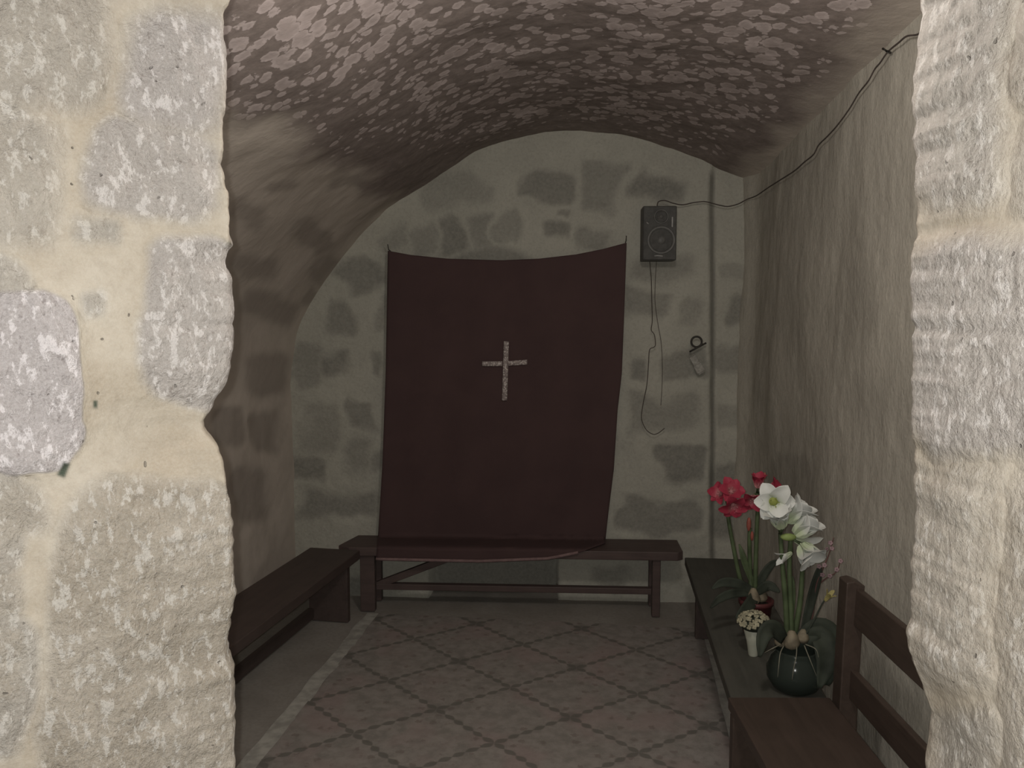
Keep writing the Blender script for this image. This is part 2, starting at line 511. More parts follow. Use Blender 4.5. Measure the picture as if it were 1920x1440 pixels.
# back wall, with stone patches, the seam on its right and the arched niche the cloth hangs in front of
BACK_STONES = [(788, 328, 903, 384, 10, -14), (978, 325, 1073, 380, 9, 2), (1093, 309, 1165, 396, 10, 4), (772, 412, 820, 476, 8, -24),
    (826, 396, 873, 474, 8, -16), (882, 394, 926, 470, 8, -8), (935, 396, 972, 462, 7, 0), (1017, 423, 1073, 455, 8, 4),
    (1041, 396, 1069, 410, 5), (1088, 425, 1145, 472, 9, 14), (700, 430, 760, 462, 9, -30), (640, 480, 700, 545, 10, -35),
    (1177, 542, 1247, 592, 9), (1267, 567, 1309, 607, 9), (1168, 668, 1208, 712, 9), (1247, 657, 1322, 711, 8),
    (1168, 742, 1300, 804, 11), (1226, 836, 1326, 905, 8), (1152, 936, 1322, 996, 8, 1), (1180, 480, 1300, 520, 14),
    (1343, 503, 1400, 530, 7), (1360, 560, 1392, 600, 9), (1343, 640, 1402, 690, 9), (1343, 760, 1400, 800, 9), (1345, 880, 1400, 1000, 12),
    (604, 567, 662, 622, 9, -8), (556, 643, 602, 722, 9), (602, 660, 640, 700, 14), (648, 755, 702, 813, 8), (692, 852, 720, 882, 7),
    (701, 550, 726, 614, 7), (560, 922, 712, 968, 12), (700, 655, 724, 700, 7), (570, 760, 625, 850, 14), (545, 860, 600, 905, 10),
    (735, 300, 770, 330, 8), (640, 820, 690, 880, 16), (1190, 330, 1290, 372, 12, 12), (620, 1080, 700, 1120, 10), (1100, 1075, 1180, 1110, 10)]
xs = np.linspace(-2.0, 1.30, 300); zs = np.linspace(-0.02, 2.95, 270)
X, Z = np.meshgrid(xs, zs)
P = np.stack([X.ravel(), np.full(X.size, YB), Z.ravel()], 1)
px, py = project(P)
wx = fbm(P, 5, 4, 3) * 30; wy = fbm(P, 5, 4, 9) * 24
st = np.zeros(len(P))
for i, b in enumerate(BACK_STONES):
    st = np.maximum(st, blob(px + wx, py + wy, b, 0.5) * (0.55 + 0.45 * ((i * 37) % 10) / 9))
seam = sstep(8.5, 2.5, np.abs(px + wx * 0.08 - 1336)) * sstep(312, 335, py) * 0.55
niche = (np.abs(P[:, 0] + 0.395) < 0.382) & (P[:, 2] < 1.72 + np.sqrt(np.maximum(0.382 ** 2 - (P[:, 0] + 0.395) ** 2, 0)))
lower = sstep(0, 30, 1062 - py)
disp = -st * 0.010 + fbm(P, 4, 4, 21) * 0.018 + fbm(P, 22, 3, 31) * 0.004 - seam * 0.018
P[:, 1] -= disp
P[:, 1] += sstep(1334, 1340, px) * 0.018           # the wall steps back right of the seam
P[niche, 1] += (0.20 * (1 - sstep(1.70, 2.03, P[:, 2])))[niche]
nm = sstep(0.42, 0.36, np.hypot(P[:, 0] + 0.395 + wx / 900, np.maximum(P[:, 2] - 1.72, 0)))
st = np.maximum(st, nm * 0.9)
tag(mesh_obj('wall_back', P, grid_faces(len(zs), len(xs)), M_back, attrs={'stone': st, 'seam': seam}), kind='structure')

# right wall
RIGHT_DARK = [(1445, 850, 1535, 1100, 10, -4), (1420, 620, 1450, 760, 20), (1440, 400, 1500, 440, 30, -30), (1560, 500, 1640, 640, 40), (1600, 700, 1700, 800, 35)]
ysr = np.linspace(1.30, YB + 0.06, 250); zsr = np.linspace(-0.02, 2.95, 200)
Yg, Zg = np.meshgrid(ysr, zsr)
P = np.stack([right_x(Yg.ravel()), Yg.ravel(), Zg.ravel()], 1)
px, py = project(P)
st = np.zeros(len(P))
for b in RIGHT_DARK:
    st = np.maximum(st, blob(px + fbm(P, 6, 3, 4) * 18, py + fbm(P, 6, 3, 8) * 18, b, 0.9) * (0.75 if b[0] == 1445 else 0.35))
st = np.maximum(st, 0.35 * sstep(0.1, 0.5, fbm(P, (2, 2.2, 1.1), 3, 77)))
PR = P.copy(); PR[:, 1] += PR[:, 2] * 0.15
d = fbm(PR, (1, 6, 2.6), 4, 12) * 0.012 + fbm(P, (1, 2.2, 1.5), 2, 16) * 0.022 + fbm(P, 28, 3, 14) * 0.002
P[:, 0] -= d * 0.9
# rounded corner with the back wall
P[:, 0] -= 0.05 * sstep(YB - 0.22, YB + 0.04, P[:, 1]) ** 2
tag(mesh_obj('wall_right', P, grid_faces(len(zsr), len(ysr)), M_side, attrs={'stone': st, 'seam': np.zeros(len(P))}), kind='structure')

# left wall
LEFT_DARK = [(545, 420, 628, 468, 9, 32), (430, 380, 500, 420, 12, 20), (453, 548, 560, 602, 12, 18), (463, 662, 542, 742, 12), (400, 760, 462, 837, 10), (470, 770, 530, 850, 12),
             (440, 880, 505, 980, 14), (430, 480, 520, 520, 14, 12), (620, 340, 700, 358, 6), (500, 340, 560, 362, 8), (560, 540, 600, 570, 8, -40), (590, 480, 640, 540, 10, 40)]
ysl = np.linspace(1.30, YB + 0.06, 170); zsl = np.linspace(-0.02, 1.32, 110)
Yg, Zg = np.meshgrid(ysl, zsl)
P = np.stack([left_x(Yg.ravel()), Yg.ravel(), Zg.ravel()], 1)
px, py = project(P)
st = np.zeros(len(P))
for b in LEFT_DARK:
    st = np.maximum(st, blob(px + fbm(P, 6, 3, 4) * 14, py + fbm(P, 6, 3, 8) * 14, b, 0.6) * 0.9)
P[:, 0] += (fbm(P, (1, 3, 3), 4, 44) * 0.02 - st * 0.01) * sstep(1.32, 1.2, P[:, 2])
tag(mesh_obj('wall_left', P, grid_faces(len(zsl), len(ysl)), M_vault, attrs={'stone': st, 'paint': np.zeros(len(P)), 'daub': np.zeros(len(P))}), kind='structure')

# vaulted ceiling
ysc = np.linspace(1.30, YB + 0.10, 190)
rows = []
for Y in ysc:
    k = (YB - Y)
    wl = np.clip((-AX - 0.78) / 0.83, 0, 1); wr = np.clip((AX - 0.35) / 0.75, 0, 1)
    xx = AX - wl * k * 0.115 + wr * k * 0.030
    zz = AZ + wr * k * 0.10 + np.clip(1 - np.abs(AX) / 1.2, 0, 1) * k * 0.035
    rows.append(np.stack([xx, np.full(len(AX), Y), zz], 1))
P = np.concatenate(rows)
px, py = project(P)
sx = np.tile(AX, len(ysc))
edge = sx + fbm(P, 5, 3, 50) * 0.10
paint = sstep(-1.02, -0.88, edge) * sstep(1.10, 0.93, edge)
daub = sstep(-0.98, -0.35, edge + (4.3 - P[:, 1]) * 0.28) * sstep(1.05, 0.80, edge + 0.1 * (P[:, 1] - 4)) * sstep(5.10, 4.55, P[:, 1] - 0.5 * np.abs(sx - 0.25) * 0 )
st = np.zeros(len(P))
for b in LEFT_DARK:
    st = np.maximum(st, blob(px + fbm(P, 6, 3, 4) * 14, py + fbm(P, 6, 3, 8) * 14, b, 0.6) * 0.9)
P[:, 2] += (fbm(P, 3, 4, 61) * 0.022 + fbm(P, 10, 2, 66) * 0.003) * sstep(-1.60, -1.2, sx) * sstep(1.10, 0.9, sx)
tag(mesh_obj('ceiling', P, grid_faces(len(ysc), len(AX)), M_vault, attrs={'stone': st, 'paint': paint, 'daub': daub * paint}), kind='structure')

# door jambs: thick rough masonry on both sides of the opening
LEFT_EDGE = [(0, 437), (30, 418), (60, 415), (100, 418), (280, 415), (305, 410), (330, 418), (380, 425), (455, 428), (466, 415), (500, 415), (522, 425), (600, 428), (700, 422),
             (735, 407), (765, 387), (800, 375), (822, 385), (850, 408), (885, 415), (950, 425), (1050, 432), (1150, 434), (1195, 426), (1240, 420), (1272, 417), (1300, 430), (1440, 437)]
RIGHT_EDGE = [(0, 1727), (45, 1735), (100, 1728), (150, 1724), (200, 1720), (245, 1728), (270, 1721), (300, 1728), (330, 1725), (350, 1720), (400, 1724), (440, 1722), (484, 1711), (520, 1714),
              (600, 1715), (612, 1720), (640, 1714), (700, 1713), (840, 1715), (900, 1717), (960, 1722), (1060, 1714), (1160, 1712), (1190, 1702), (1222, 1705), (1270, 1722), (1310, 1738), (1342, 1750), (1400, 1748), (1440, 1741)]
LEFT_ST = [(-40, -60, 195, 210, 14), (-60, 222, 104, 470, 12), (155, 236, 418, 402, 12, 9), (222, 20, 440, 262, 16, 10), (266, 440, 450, 772, 12, 3),
           (-80, 556, 150, 880, 6, -2), (85, 905, 460, 1560, 14, 3), (-60, 1178, 36, 1306, 10), (-60, 905, 78, 1010, 14, -18), (160, 560, 205, 606, 8), (135, 405, 225, 455, 12),
           (-60, 1060, 30, 1150, 14)]
RIGHT_ST = [(1690, -60, 1885, 372, 12, 2), (1690, 432, 2080, 858, 10, -3), (1690, 884, 1850, 1262, 12, -2), (1880, 880, 2100, 1560, 10),
            (1900, -60, 2100, 210, 14), (1912, 240, 2100, 400, 14), (1765, 1330, 1860, 1560, 16)]
def jamb(name, side, edge_prof, sec, stones, lilacs, seed, soft, brown):
    # sec: far room-side point, room-side corner, [silhouette edge], near reveal point, outer point
    zf = np.concatenate([np.linspace(0, 1.0, 60)[:-1], np.linspace(1.0, 2.26, 400), np.linspace(2.26, 3.0, 60)[1:]])
    (ax, ay), (bx, by), (ex, ey), (cx, cy), (dx, dy) = sec
    segs = []
    def seg(p, q, n): segs.append(np.stack([np.linspace(p[0], q[0], n), np.linspace(p[1], q[1], n)], 1)[:-1])
    seg((ax, ay), (bx, by), 22); 
    th = np.linspace(0, 1, 14)[:, None]
    mid = np.array([[ex, (by + ey) / 2 + 0.01]])
    q = (1 - th) ** 2 * np.array([[bx, by]]) + 2 * th * (1 - th) * mid + th ** 2 * np.array([[ex, ey]])
    segs.append(q[:-1])
    seg((ex, ey), (cx, cy), 270); seg((cx, cy), (dx, dy), 30); segs.append(np.array([[dx, dy]]))
    S = np.concatenate(segs); nS = len(S)
    # weight of the jagged outline along the section
    dd = np.hypot(S[:, 0] - ex, S[:, 1] - ey)
    wgt = np.exp(-(dd / 0.16) ** 2) * 0.85 + 0.15 * np.exp(-(dd / 0.6) ** 2)
    ep = np.array(edge_prof, float)
    pz = 580 + (CAMZ - zf) * F / ey
    ex_px = np.interp(pz, ep[:, 0], ep[:, 1])
    outz = np.maximum(np.abs(zf - 1.62) - 0.62, 0)
    # world x of the outline at the edge depth
    xe = np.array([at_y(a, b, ey).x for a, b in zip(ex_px, np.clip(pz, -200, 1700))])
    ZP = np.stack([zf * 0, zf * 0 + side, zf], 1)
    xe = xe + fbm(ZP, 60, 3, seed + 40) * 0.0035
    tan = np.gradient(S, axis=0); nrm = np.stack([-tan[:, 1], tan[:, 0]], 1); nrm /= np.linalg.norm(nrm, axis=1)[:, None]
    nrm *= side
    P = np.zeros((len(zf), nS, 3))
    P[:, :, 0] = S[None, :, 0] + (xe - ex)[:, None] * wgt[None, :]
    P[:, :, 1] = S[None, :, 1]
    P[:, :, 2] = zf[:, None]
    P = P.reshape(-1, 3)
    px, py = project(P)
    vis = np.tile((np.arange(nS) > 24), len(zf))
    wxp = fbm(P, 9, 4, seed) * 34; wyp = fbm(P, 9, 4, seed + 5) * 34
    st = np.zeros(len(P)); hgt = np.zeros(len(P)); lil = np.zeros(len(P)); brn = np.zeros(len(P))
    rnd = random.Random(seed)
    allst = [(b, True) for b in stones]
    for gy in range(-800, 3400, 320):                      # masonry beyond the frame
        for gx in range(-2600, 4600, 300):
            if -150 < gx < 2000 and -250 < gy < 1500: continue
            jx, jy = rnd.uniform(-20, 20), rnd.uniform(-20, 20)
            allst.append(((gx + jx, gy + jy, gx + 255 + jx, gy + 275 + jy, 14), False))
    for i, (b, real) in enumerate(allst):
        if real and i in soft: b = (b[0], b[1], b[2], b[3], soft[i]) + tuple(b[5:6])
        elif real and i not in lilacs: b = (b[0], b[1], b[2], b[3], b[4] * 1.6) + tuple(b[5:6])
        k = blob(px + wxp, py + wyp, b, 0.6) * vis
        st = np.maximum(st, k)
        dome = blob(px + wxp, py + wyp, (b[0], b[1], b[2], b[3], 45) + tuple(b[5:6]), 0.8) * vis
        h = (0.005 * k + 0.007 * dome) * (1.0 if side > 0 else 0.4)
        if real and i in brown: brn = np.maximum(brn, k * brown[i])
        if real and i in lilacs:
            lil = np.maximum(lil, k * lilacs[i])
            if lilacs[i] > 0.9: h = h * 2.0
        hgt = np.maximum(hgt, h)
    PS = P * np.array([1, 1, 0.55]) if side < 0 else P * np.array([1, 1, 0.8])
    rough = fbm(PS, 42, 4, seed + 11) * (0.0008 + 0.0026 * st) + fbm(PS, 9, 3, seed + 13) * 0.009 + fbm(PS, 20, 3, seed + 15) * 0.005 * st + fbm(PS, 150, 2, seed + 19) * (0.0003 + 0.0012 * st)
    amp = np.tile(0.16 + 0.84 * np.clip(dd / 0.05, 0, 1), len(zf))
    dsp = (hgt - (0.008 if side > 0 else 0.004)) * np.tile(np.clip(dd / 0.04, 0, 1), len(zf)) + rough * amp
    NN = np.tile(np.concatenate([nrm, np.zeros((nS, 1))], 1), (len(zf), 1))
    P += NN * dsp[:, None]
    chip = np.zeros(len(P))
    if side > 0:
        chip = blob(px, py, (112, 866, 128, 896, 4, 20)) + blob(px, py, (176, 752, 184, 766, 3))
    tag(mesh_obj(name, P, grid_faces(len(zf), nS), M_jamb, attrs={'stone': st, 'lilac': lil, 'brown': brn, 'chip': np.clip(chip, 0, 1)}), kind='structure')
jamb('wall_front_left', 1, LEFT_EDGE, ((-2.5, 1.56), (-0.85, 1.50), (-0.508, 1.30), (-1.00, 0.95), (-2.4, 0.72)), LEFT_ST, {3: 0.55, 4: 0.45, 5: 1.0, 2: 0.4}, 101, {3: 34, 2: 20, 4: 12, 0: 34, 1: 34, 5: 5, 6: 16}, {6: 1.0, 0: 0.2, 1: 0.3, 7: 0.7, 8: 0.6, 11: 0.5})
jamb('wall_front_right', -1, RIGHT_EDGE, ((1.9, 1.56), (0.88, 1.50), (0.548, 1.30), (0.64, 0.80), (1.8, 0.62)), RIGHT_ST, {0: 0.15, 1: 0.35}, 202, {0: 40, 1: 34, 2: 50, 3: 44, 4: 40, 5: 40, 6: 34}, {2: 0.5, 3: 0.7, 6: 0.2, 4: 0.3})

# ------------------------------------------------------------------ rug
RUGA = -math.radians(4.2)
rug = thing('patterned_rug', (at_z(981, 1211, 0).x, at_z(981, 1211, 0).y, 0.0), 'worn rug with a diamond lattice of dark leaf chains covering the floor between the benches', 'rug', rz=RUGA)
RI = world_inv(rug)
def rug_uv(px_, py_):
    q = RI @ at_z(px_, py_, 0); return q.x, q.y
ul = rug_uv(600, 1290)[0]; ur = rug_uv(1350, 1320)[0]; vt = rug_uv(1000, 1166)[1]
us = np.linspace(ul, ur, 60); vs_ = np.linspace(-2.6, vt, 80)
P = np.array([(u, v, 0.0) for v in vs_ for u in us])
P[:, 2] = 0.006 + (fbm(P, 2.5, 3, 91) * 0.5 + 0.5) * 0.004
mesh_obj('rug_field', P, grid_faces(80, 60), M_rug, rug)
for (u0, u1) in ((ul - 0.075, ul), (ur, ur + 0.05)):
    us = np.linspace(u0, u1, 6)
    P = np.array([(u, v, 0.0) for v in vs_ for u in us])
    P[:, 0] += fbm(P * np.array([0, 1, 0]), 3.5, 3, 17) * 0.020 * (1 if u0 < 0 else 0.3)
    P[:, 2] = 0.0085 + 0.004 * fbm(P, 6, 2, 8)
    mesh_obj('rug_border', P, grid_faces(80, 6), M_band, rug)

# ------------------------------------------------------------------ benches
def board(parent, name, c, d, mat, rz=0, rx=0, ry=0, bevel=0.004, taper=None):
    mb = MB(); mb.box(c, d, rz, rx, ry, taper)
    return mb.build(name, mat, parent, bevel=bevel, local=False)

# back bench (local frame: x along, y towards the wall)
bb = thing('long_bench', (-0.22, 4.855, 0), 'long narrow dark wooden bench standing under the maroon hanging against the back wall', 'bench')
x0 = at_y(628, 1035, 4.75).x - bb.location.x + 0.02; x1 = at_y(1280, 1050, 4.75).x - bb.location.x
SH = 0.385
def plank(parent, name, outline, z0, z1, mat, bevel=0.004):
    n = len(outline)
    v = [(x, y, z0) for x, y in outline] + [(x, y, z1) for x, y in outline]
    f = [tuple(range(n - 1, -1, -1)), tuple(range(n, 2 * n))] + [(i, (i + 1) % n, (i + 1) % n + n, i + n) for i in range(n)]
    mb = MB(); mb.add(v, f)
    return mb.build(name, mat, parent, bevel=bevel, local=False)
plank(bb, 'seat', [(x0, -0.10), (x0 + 0.07, -0.135), (x1 - 0.03, -0.135), (x1, -0.11), (x1, 0.13), (x0 + 0.06, 0.13)], SH - 0.05, SH, M_woodx)
for xa, w in ((at_y(690, 1100, 4.76).x - bb.location.x, 0.085), (at_y(1230, 1100, 4.76).x - bb.location.x, 0.045)):
    for yy in (-0.085, 0.095):
        board(bb, 'leg', (xa, yy, (SH - 0.05) / 2), (w, 0.05, SH - 0.05), M_woodx)
xa = at_y(705, 1100, 4.8).x - bb.location.x; xb = at_y(1226, 1100, 4.8).x - bb.location.x
board(bb, 'stretcher', ((xa + xb) / 2, -0.02, 0.125), (xb - xa + 0.03, 0.045, 0.035), M_woodx, bevel=0.003)
p0 = Vector((xa, -0.02, 0.13)); p1 = Vector((xa + 0.50, -0.02, SH - 0.055))
dv = p1 - p0
board(bb, 'brace', (p0 + p1) / 2, (dv.length, 0.035, 0.04), M_woodx, ry=-math.atan2(dv.z, dv.x), bevel=0.003)

# left bench: local y along its length (towards the far end), x across
lb = thing('low_bench', (-1.27, 4.685, 0), 'dark low bench running along the left wall, with a broad board for its end leg', 'bench', rz=-math.radians(8.0))

plank(lb, 'seat', [(-0.15, -2.6), (0.15, -2.6), (0.15, 0.0), (-0.15, 0.0)], 0.335, 0.385, M_woody)
for yy in (-0.09, -2.45):
    plank(lb, 'leg', [(-0.115, yy - 0.02), (0.115, yy - 0.02), (0.115, yy + 0.02), (-0.115, yy + 0.02)], 0, 0.335, M_woody)
plank(lb, 'rail', [(-0.12, -2.43), (-0.085, -2.43), (-0.085, -0.11), (-0.12, -0.11)], 0.012, 0.072, M_woody)
plank(lb, 'apron', [(-0.02, -2.43), (0.02, -2.43), (0.02, -0.11), (-0.02, -0.11)], 0.27, 0.335, M_woody)

# right far bench carrying the flowers
fa = at_z(1284, 1045, 0.385); fb = at_z(1364, 1303, 0.36)
ang = math.atan2(fa.x - fb.x, fa.y - fb.y)
rb = thing('flower_bench', (fa.x, fa.y, 0), 'dark green-topped bench along the right wall with the flower pots on its seat', 'bench', rz=-ang)
plank(rb, 'seat', [(0.0, -1.72), (0.335, -1.72), (0.335, 0.0), (0.0, 0.0)], 0.34, 0.385, M_green)
for yy in (-0.20, -1.60):
    plank(rb, 'leg', [(0.04, yy - 0.02), (0.26, yy - 0.02), (0.26, yy + 0.02), (0.04, yy + 0.02)], 0.0125, 0.34, M_woody)
plank(rb, 'rail', [(0.13, -1.58), (0.165, -1.58), (0.165, -0.22), (0.13, -0.22)], 0.05, 0.12, M_woody)

# near pew with a backrest
SZ = 0.425
pa = at_z(1365, 1307, SZ)
pw = thing('bench_with_back', (pa.x, pa.y, 0), 'brown wooden bench with open two-rail backrest, nearest on the right by the doorway', 'bench', rz=math.radians(3.0))
plank(pw, 'seat', [(0.0, -1.15), (0.345, -1.15), (0.345, 0.0), (0.0, 0.0)], SZ - 0.04, SZ, M_pew)
for yy in (-0.05, -1.10):
    plank(pw, 'leg', [(0.0, yy - 0.02), (0.34, yy - 0.02), (0.34, yy + 0.02), (0.0, yy + 0.02)], 0.0125, SZ - 0.04, M_pew)
for yy in (-0.03, -1.12):
    mb = MB()
    prof = [(0.355, 0.0125), (0.415, 0.0125), (0.415, 0.40), (0.425, 0.835), (0.39, 0.850), (0.365, 0.845), (0.355, 0.42)]
    n = len(prof)
    v = [(x, yy - 0.035, z) for x, z in prof] + [(x, yy + 0.035, z) for x, z in prof]
    f = [tuple(range(n)), tuple(range(2 * n - 1, n - 1, -1))] + [(i, i + n, (i + 1) % n + n, (i + 1) % n) for i in range(n)]
    mb.add(v, f); mb.build('post', M_pew, pw, bevel=0.004, local=False)
board(pw, 'back_rail', (0.405, -0.575, 0.762), (0.022, 1.06, 0.125), M_pew, ry=math.radians(2))
board(pw, 'back_rail', (0.397, -0.575, 0.500), (0.022, 1.06, 0.10), M_pew, ry=math.radians(1))

# ------------------------------------------------------------------ maroon hanging with its cross
def lerp_prof(prof, t):
    a = np.array(prof, float); return float(np.interp(t, a[:, 0], a[:, 1]))
TOP = [(727, 470), (770, 478), (840, 485), (940, 488), (1010, 485), (1080, 477), (1130, 467), (1175, 455)]
LE = [(470, 727), (700, 723), (870, 717), (1000, 709), (1050, 705)]
RE = [(455, 1175), (600, 1170), (700, 1166), (770, 1158), (880, 1151), (960, 1141), (1015, 1135), (1022, 1134)]
BOT = [(0, 1049), (0.45, 1053), (0.75, 1048), (0.88, 1037), (1.0, 1018)]
YC = 4.955
def cloth_pt(u, v, off=0.0):
    xt = 727 + u * (1175 - 727); yt = lerp_prof(TOP, xt)
    yb = lerp_prof(BOT, u)
    y = yt + (yb - yt) * v
    xl, xr = lerp_prof(LE, y), lerp_prof(RE, y)
    x = xl + (xr - xl) * u
    if v == 0: x = xt
    p = at_y(x, y, YC)
    if p.z < SH + 0.012:
        p = at_z(x, y, SH + 0.009)
        if p.y < 4.712:
            p = at_y(x, y, 4.708)
    else:
        fold = 0.012 * math.sin(u * 17 + 2.5 * v) * (0.25 + 0.75 * v) * math.sin(min(v * 4, 1.57)) + 0.008 * math.sin(u * 31 + 4 * v)
        s = max(0, min(1, (p.z - SH - 0.012) / 0.25))
        p = at_y(x, y, YC - fold * s * 0.7 - 0.012)
    p = p + (Vector((0, 0, CAMZ)) - p).normalized() * off
    return p
ca = at_y(950, 1049, 4.9)
cl = thing('wall_hanging', (ca.x, YC, SH), 'large dark maroon cloth hung on the back wall with a silver cross on it', 'cloth')
nu, nv = 90, 130
vv = [i / (nv - 1) for i in range(nv)]
mb = MB(); mb.add([cloth_pt(j / (nu - 1), v) for v in vv for j in range(nu)], grid_faces(nv, nu))
o = mb.build('cloth', M_cloth, cl)
s = o.modifiers.new('solid', 'SOLIDIFY'); s.thickness = 0.003; s.offset = 1
# hem along the bottom
mb = MB(); mb.tube([cloth_pt(u / 60, 0.9985, 0.006) for u in range(0, 54)], 0.0095, 6)
mb.build('hem', M_hem, cl)
def strip(pts, w, name, par):
    vs = []; n = 40
    a, b = pts
    for i in range(n):
        t = i / (n - 1); x = a[0] + (b[0] - a[0]) * t; y = a[1] + (b[1] - a[1]) * t
        for sgn in (-1, 1):
            if abs(b[1] - a[1]) > abs(b[0] - a[0]): q = (x + sgn * w / 2, y)
            else: q = (x, y + sgn * w / 2)
            vs.append(q)
    P3 = []
    for lay in (0.012, 0.018):
        for (x, y) in vs:
            xl, xr = lerp_prof(LE, y), lerp_prof(RE, y); u = (x - xl) / (xr - xl)
            yt = lerp_prof(TOP, 727 + u * 448); yb = lerp_prof(BOT, u); v = (y - yt) / (yb - yt)
            P3.append(cloth_pt(u, v, lay))
    f = []
    m = len(vs)
    for i in range(n - 1):
        a0, a1, b0, b1 = 2 * i, 2 * i + 1, 2 * i + 2, 2 * i + 3
        f += [(a0, a1, b1, b0), (m + a0, m + b0, m + b1, m + a1), (a0, b0, m + b0, m + a0), (a1, m + a1, m + b1, b1)]
    f += [(0, m, m + 1, 1), (m - 2, m - 1, 2 * m - 1, 2 * m - 2)]
    mb = MB(); mb.add(P3, f); return mb.build(name, M_lace, par)
cc = cloth_pt(0.5, 0.4)
cross = bpy.data.objects.new('cross', None); COL.objects.link(cross); cross.parent = cl
cross['label'] = 'silver lace cross'
strip([(949.5, 640), (946, 751)], 9.5, 'upright_strip', cross)
strip([(904, 682), (942, 682)], 9, 'cross_strip', cross)
strip([(951.5, 681.5), (988.5, 679)], 9, 'cross_strip', cross)
for k, (x, y) in enumerate(((728, 468), (1174, 452))):
    p = at_y(x, y, YC - 0.01)
    mb = MB(); mb.tube([p + Vector((0, -0.014, 0.028)), p + Vector((0, 0.01, 0.0)), p + Vector((0, 0.06, -0.004))], 0.0028, 8)
    t = mb.build('nail', M_iron)
    tag(t, ('thin nail holding the left top corner of the maroon cloth', 'thin nail holding the right top corner of the maroon cloth')[k], 'nail', 'nails holding the maroon cloth')

# ------------------------------------------------------------------ loudspeaker
c0 = at_y(1206, 386, 4.84); c1 = at_y(1268, 488, 4.84)
sw, sh_ = abs(c1.x - c0.x), abs(c0.z - c1.z)
sp = thing('wall_speaker', ((c0.x + c1.x) / 2, 4.92, c1.z), 'black two-way loudspeaker mounted on the back wall to the right of the maroon cloth', 'speaker')
board(sp, 'cabinet', (0, 0.0, sh_ / 2), (sw, 0.15, sh_), M_black, bevel=0.006)
board(sp, 'baffle', (0, -0.079, sh_ / 2), (sw - 0.008, 0.012, sh_ - 0.008), M_cone, bevel=0.003)
Rf = Euler((math.radians(90), 0, 0)).to_matrix()
def drv(cx, cz, R, nm):
    mb = MB(); mb.lathe([(R, 0.0), (R, 0.006), (R * 0.93, 0.009), (R * 0.84, 0.006), (R * 0.80, 0.0)], (cx, -0.085, cz), 40, Rf)
    w = mb.build(nm, M_ring, sp, local=False)
    mb = MB(); mb.lathe([(R * 0.80, 0.001), (R * 0.74, 0.005), (R * 0.66, 0.0015), (R * 0.3, -0.006 + 0.007)], (0, 0, 0), 40, Rf)
    mb.v = [v + Vector((cx, -0.0855, cz)) for v in mb.v]
    mb.build('cone', M_cone, w, local=False)
    mb = MB(); mb.lathe([(R * 0.30, 0.001), (R * 0.26, 0.006), (R * 0.16, 0.010), (0.0005, 0.012)], (cx, -0.0855, cz), 24, Rf)
    mb.build('dust_cap', M_ring, w, local=False)
drv(0.008, sh_ * 0.37, 0.078, 'woofer')
drv(0.006, sh_ * 0.80, 0.040, 'tweeter')
mb = MB(); mb.box((sw * 0.36, -0.087, sh_ * 0.70), (0.008, 0.005, 0.055)); mb.build('trim_strip', M_silver, sp, bevel=0.001, local=False)
mb = MB()
for k in range(9):
    a = math.radians(215 + k * 10)
mb.tube([(-0.075 + 0.004 * k, -0.087, sh_ * (0.60 - 0.012 * k) + 0.03) for k in range(4)], 0.004, 6)
mb.build('silver_trim', M_silver, sp, local=False)
mb = MB()
mb.tube([(-0.03 + 0.012 * k, -0.087, sh_ * 0.078 + 0.002 * math.sin(k)) for k in range(5)], 0.005, 6)
mb.build('silver_trim', M_silver, sp, local=False)

# ------------------------------------------------------------------ wires
def on_right(px_, py_, off=0.03):
    n = Vector((1, 0.030, 0)); return at_plane(px_, py_, (1.10 - off, YB, 0), n)
R1 = [(1760, 28), (1733, 50), (1722, 64), (1700, 68), (1685, 80), (1665, 97), (1650, 118), (1640, 130), (1628, 152), (1610, 175), (1592, 205), (1570, 235), (1552, 255), (1535, 272), (1525, 290), (1508, 304), (1490, 320), (1462, 338), (1440, 352), (1418, 367)]
B1 = [(1400, 374), (1385, 382), (1366, 387), (1350, 385), (1335, 381), (1320, 378), (1300, 380), (1280, 384), (1262, 381), (1247, 376), (1235, 378), (1232, 386)]
pts = [on_right(*p, 0.034) for p in R1] + [at_y(x, y, 4.955 if x > 1275 else 4.90) for x, y in B1]
mb = MB(); mb.tube(spline(pts, 160), 0.0032, 6)
tag(mb.build('speaker_cable', M_wire), 'dark cable running along the right wall from the doorway to the loudspeaker', 'cable')
p = on_right(1665, 97, 0.04)
mb = MB(); mb.tube([on_right(1655, 91, 0.05), p, on_right(1675, 101, -0.03)], [0.004, 0.0045, 0.004], 6)
tag(mb.build('cable_nail', M_iron), 'bent nail the dark cable hangs from high on the right wall', 'nail')
W1 = [(1218, 489), (1221, 520), (1222, 560), (1223, 600), (1221, 618), (1227, 628), (1229, 645), (1226, 651), (1218, 656), (1216, 680), (1213, 720), (1207, 750), (1203, 775), (1204, 790), (1212, 806), (1224, 814), (1234, 812), (1246, 803)]
W2 = [(1231, 489), (1229, 520), (1228, 560), (1231, 590), (1235, 615), (1240, 645), (1242, 690), (1241, 730), (1239, 760)]
for W, lab in ((W1, 'long thin wire hanging below the loudspeaker and curling up at its end'), (W2, 'shorter straight thin wire hanging below the loudspeaker')):
    mb = MB(); mb.tube(spline([at_y(x, y, 4.962) for x, y in W], 90), 0.0024 if W is W1 else 0.0016, 5)
    tag(mb.build('hanging_wire', M_wire), lab, 'wire', 'wires under the loudspeaker')

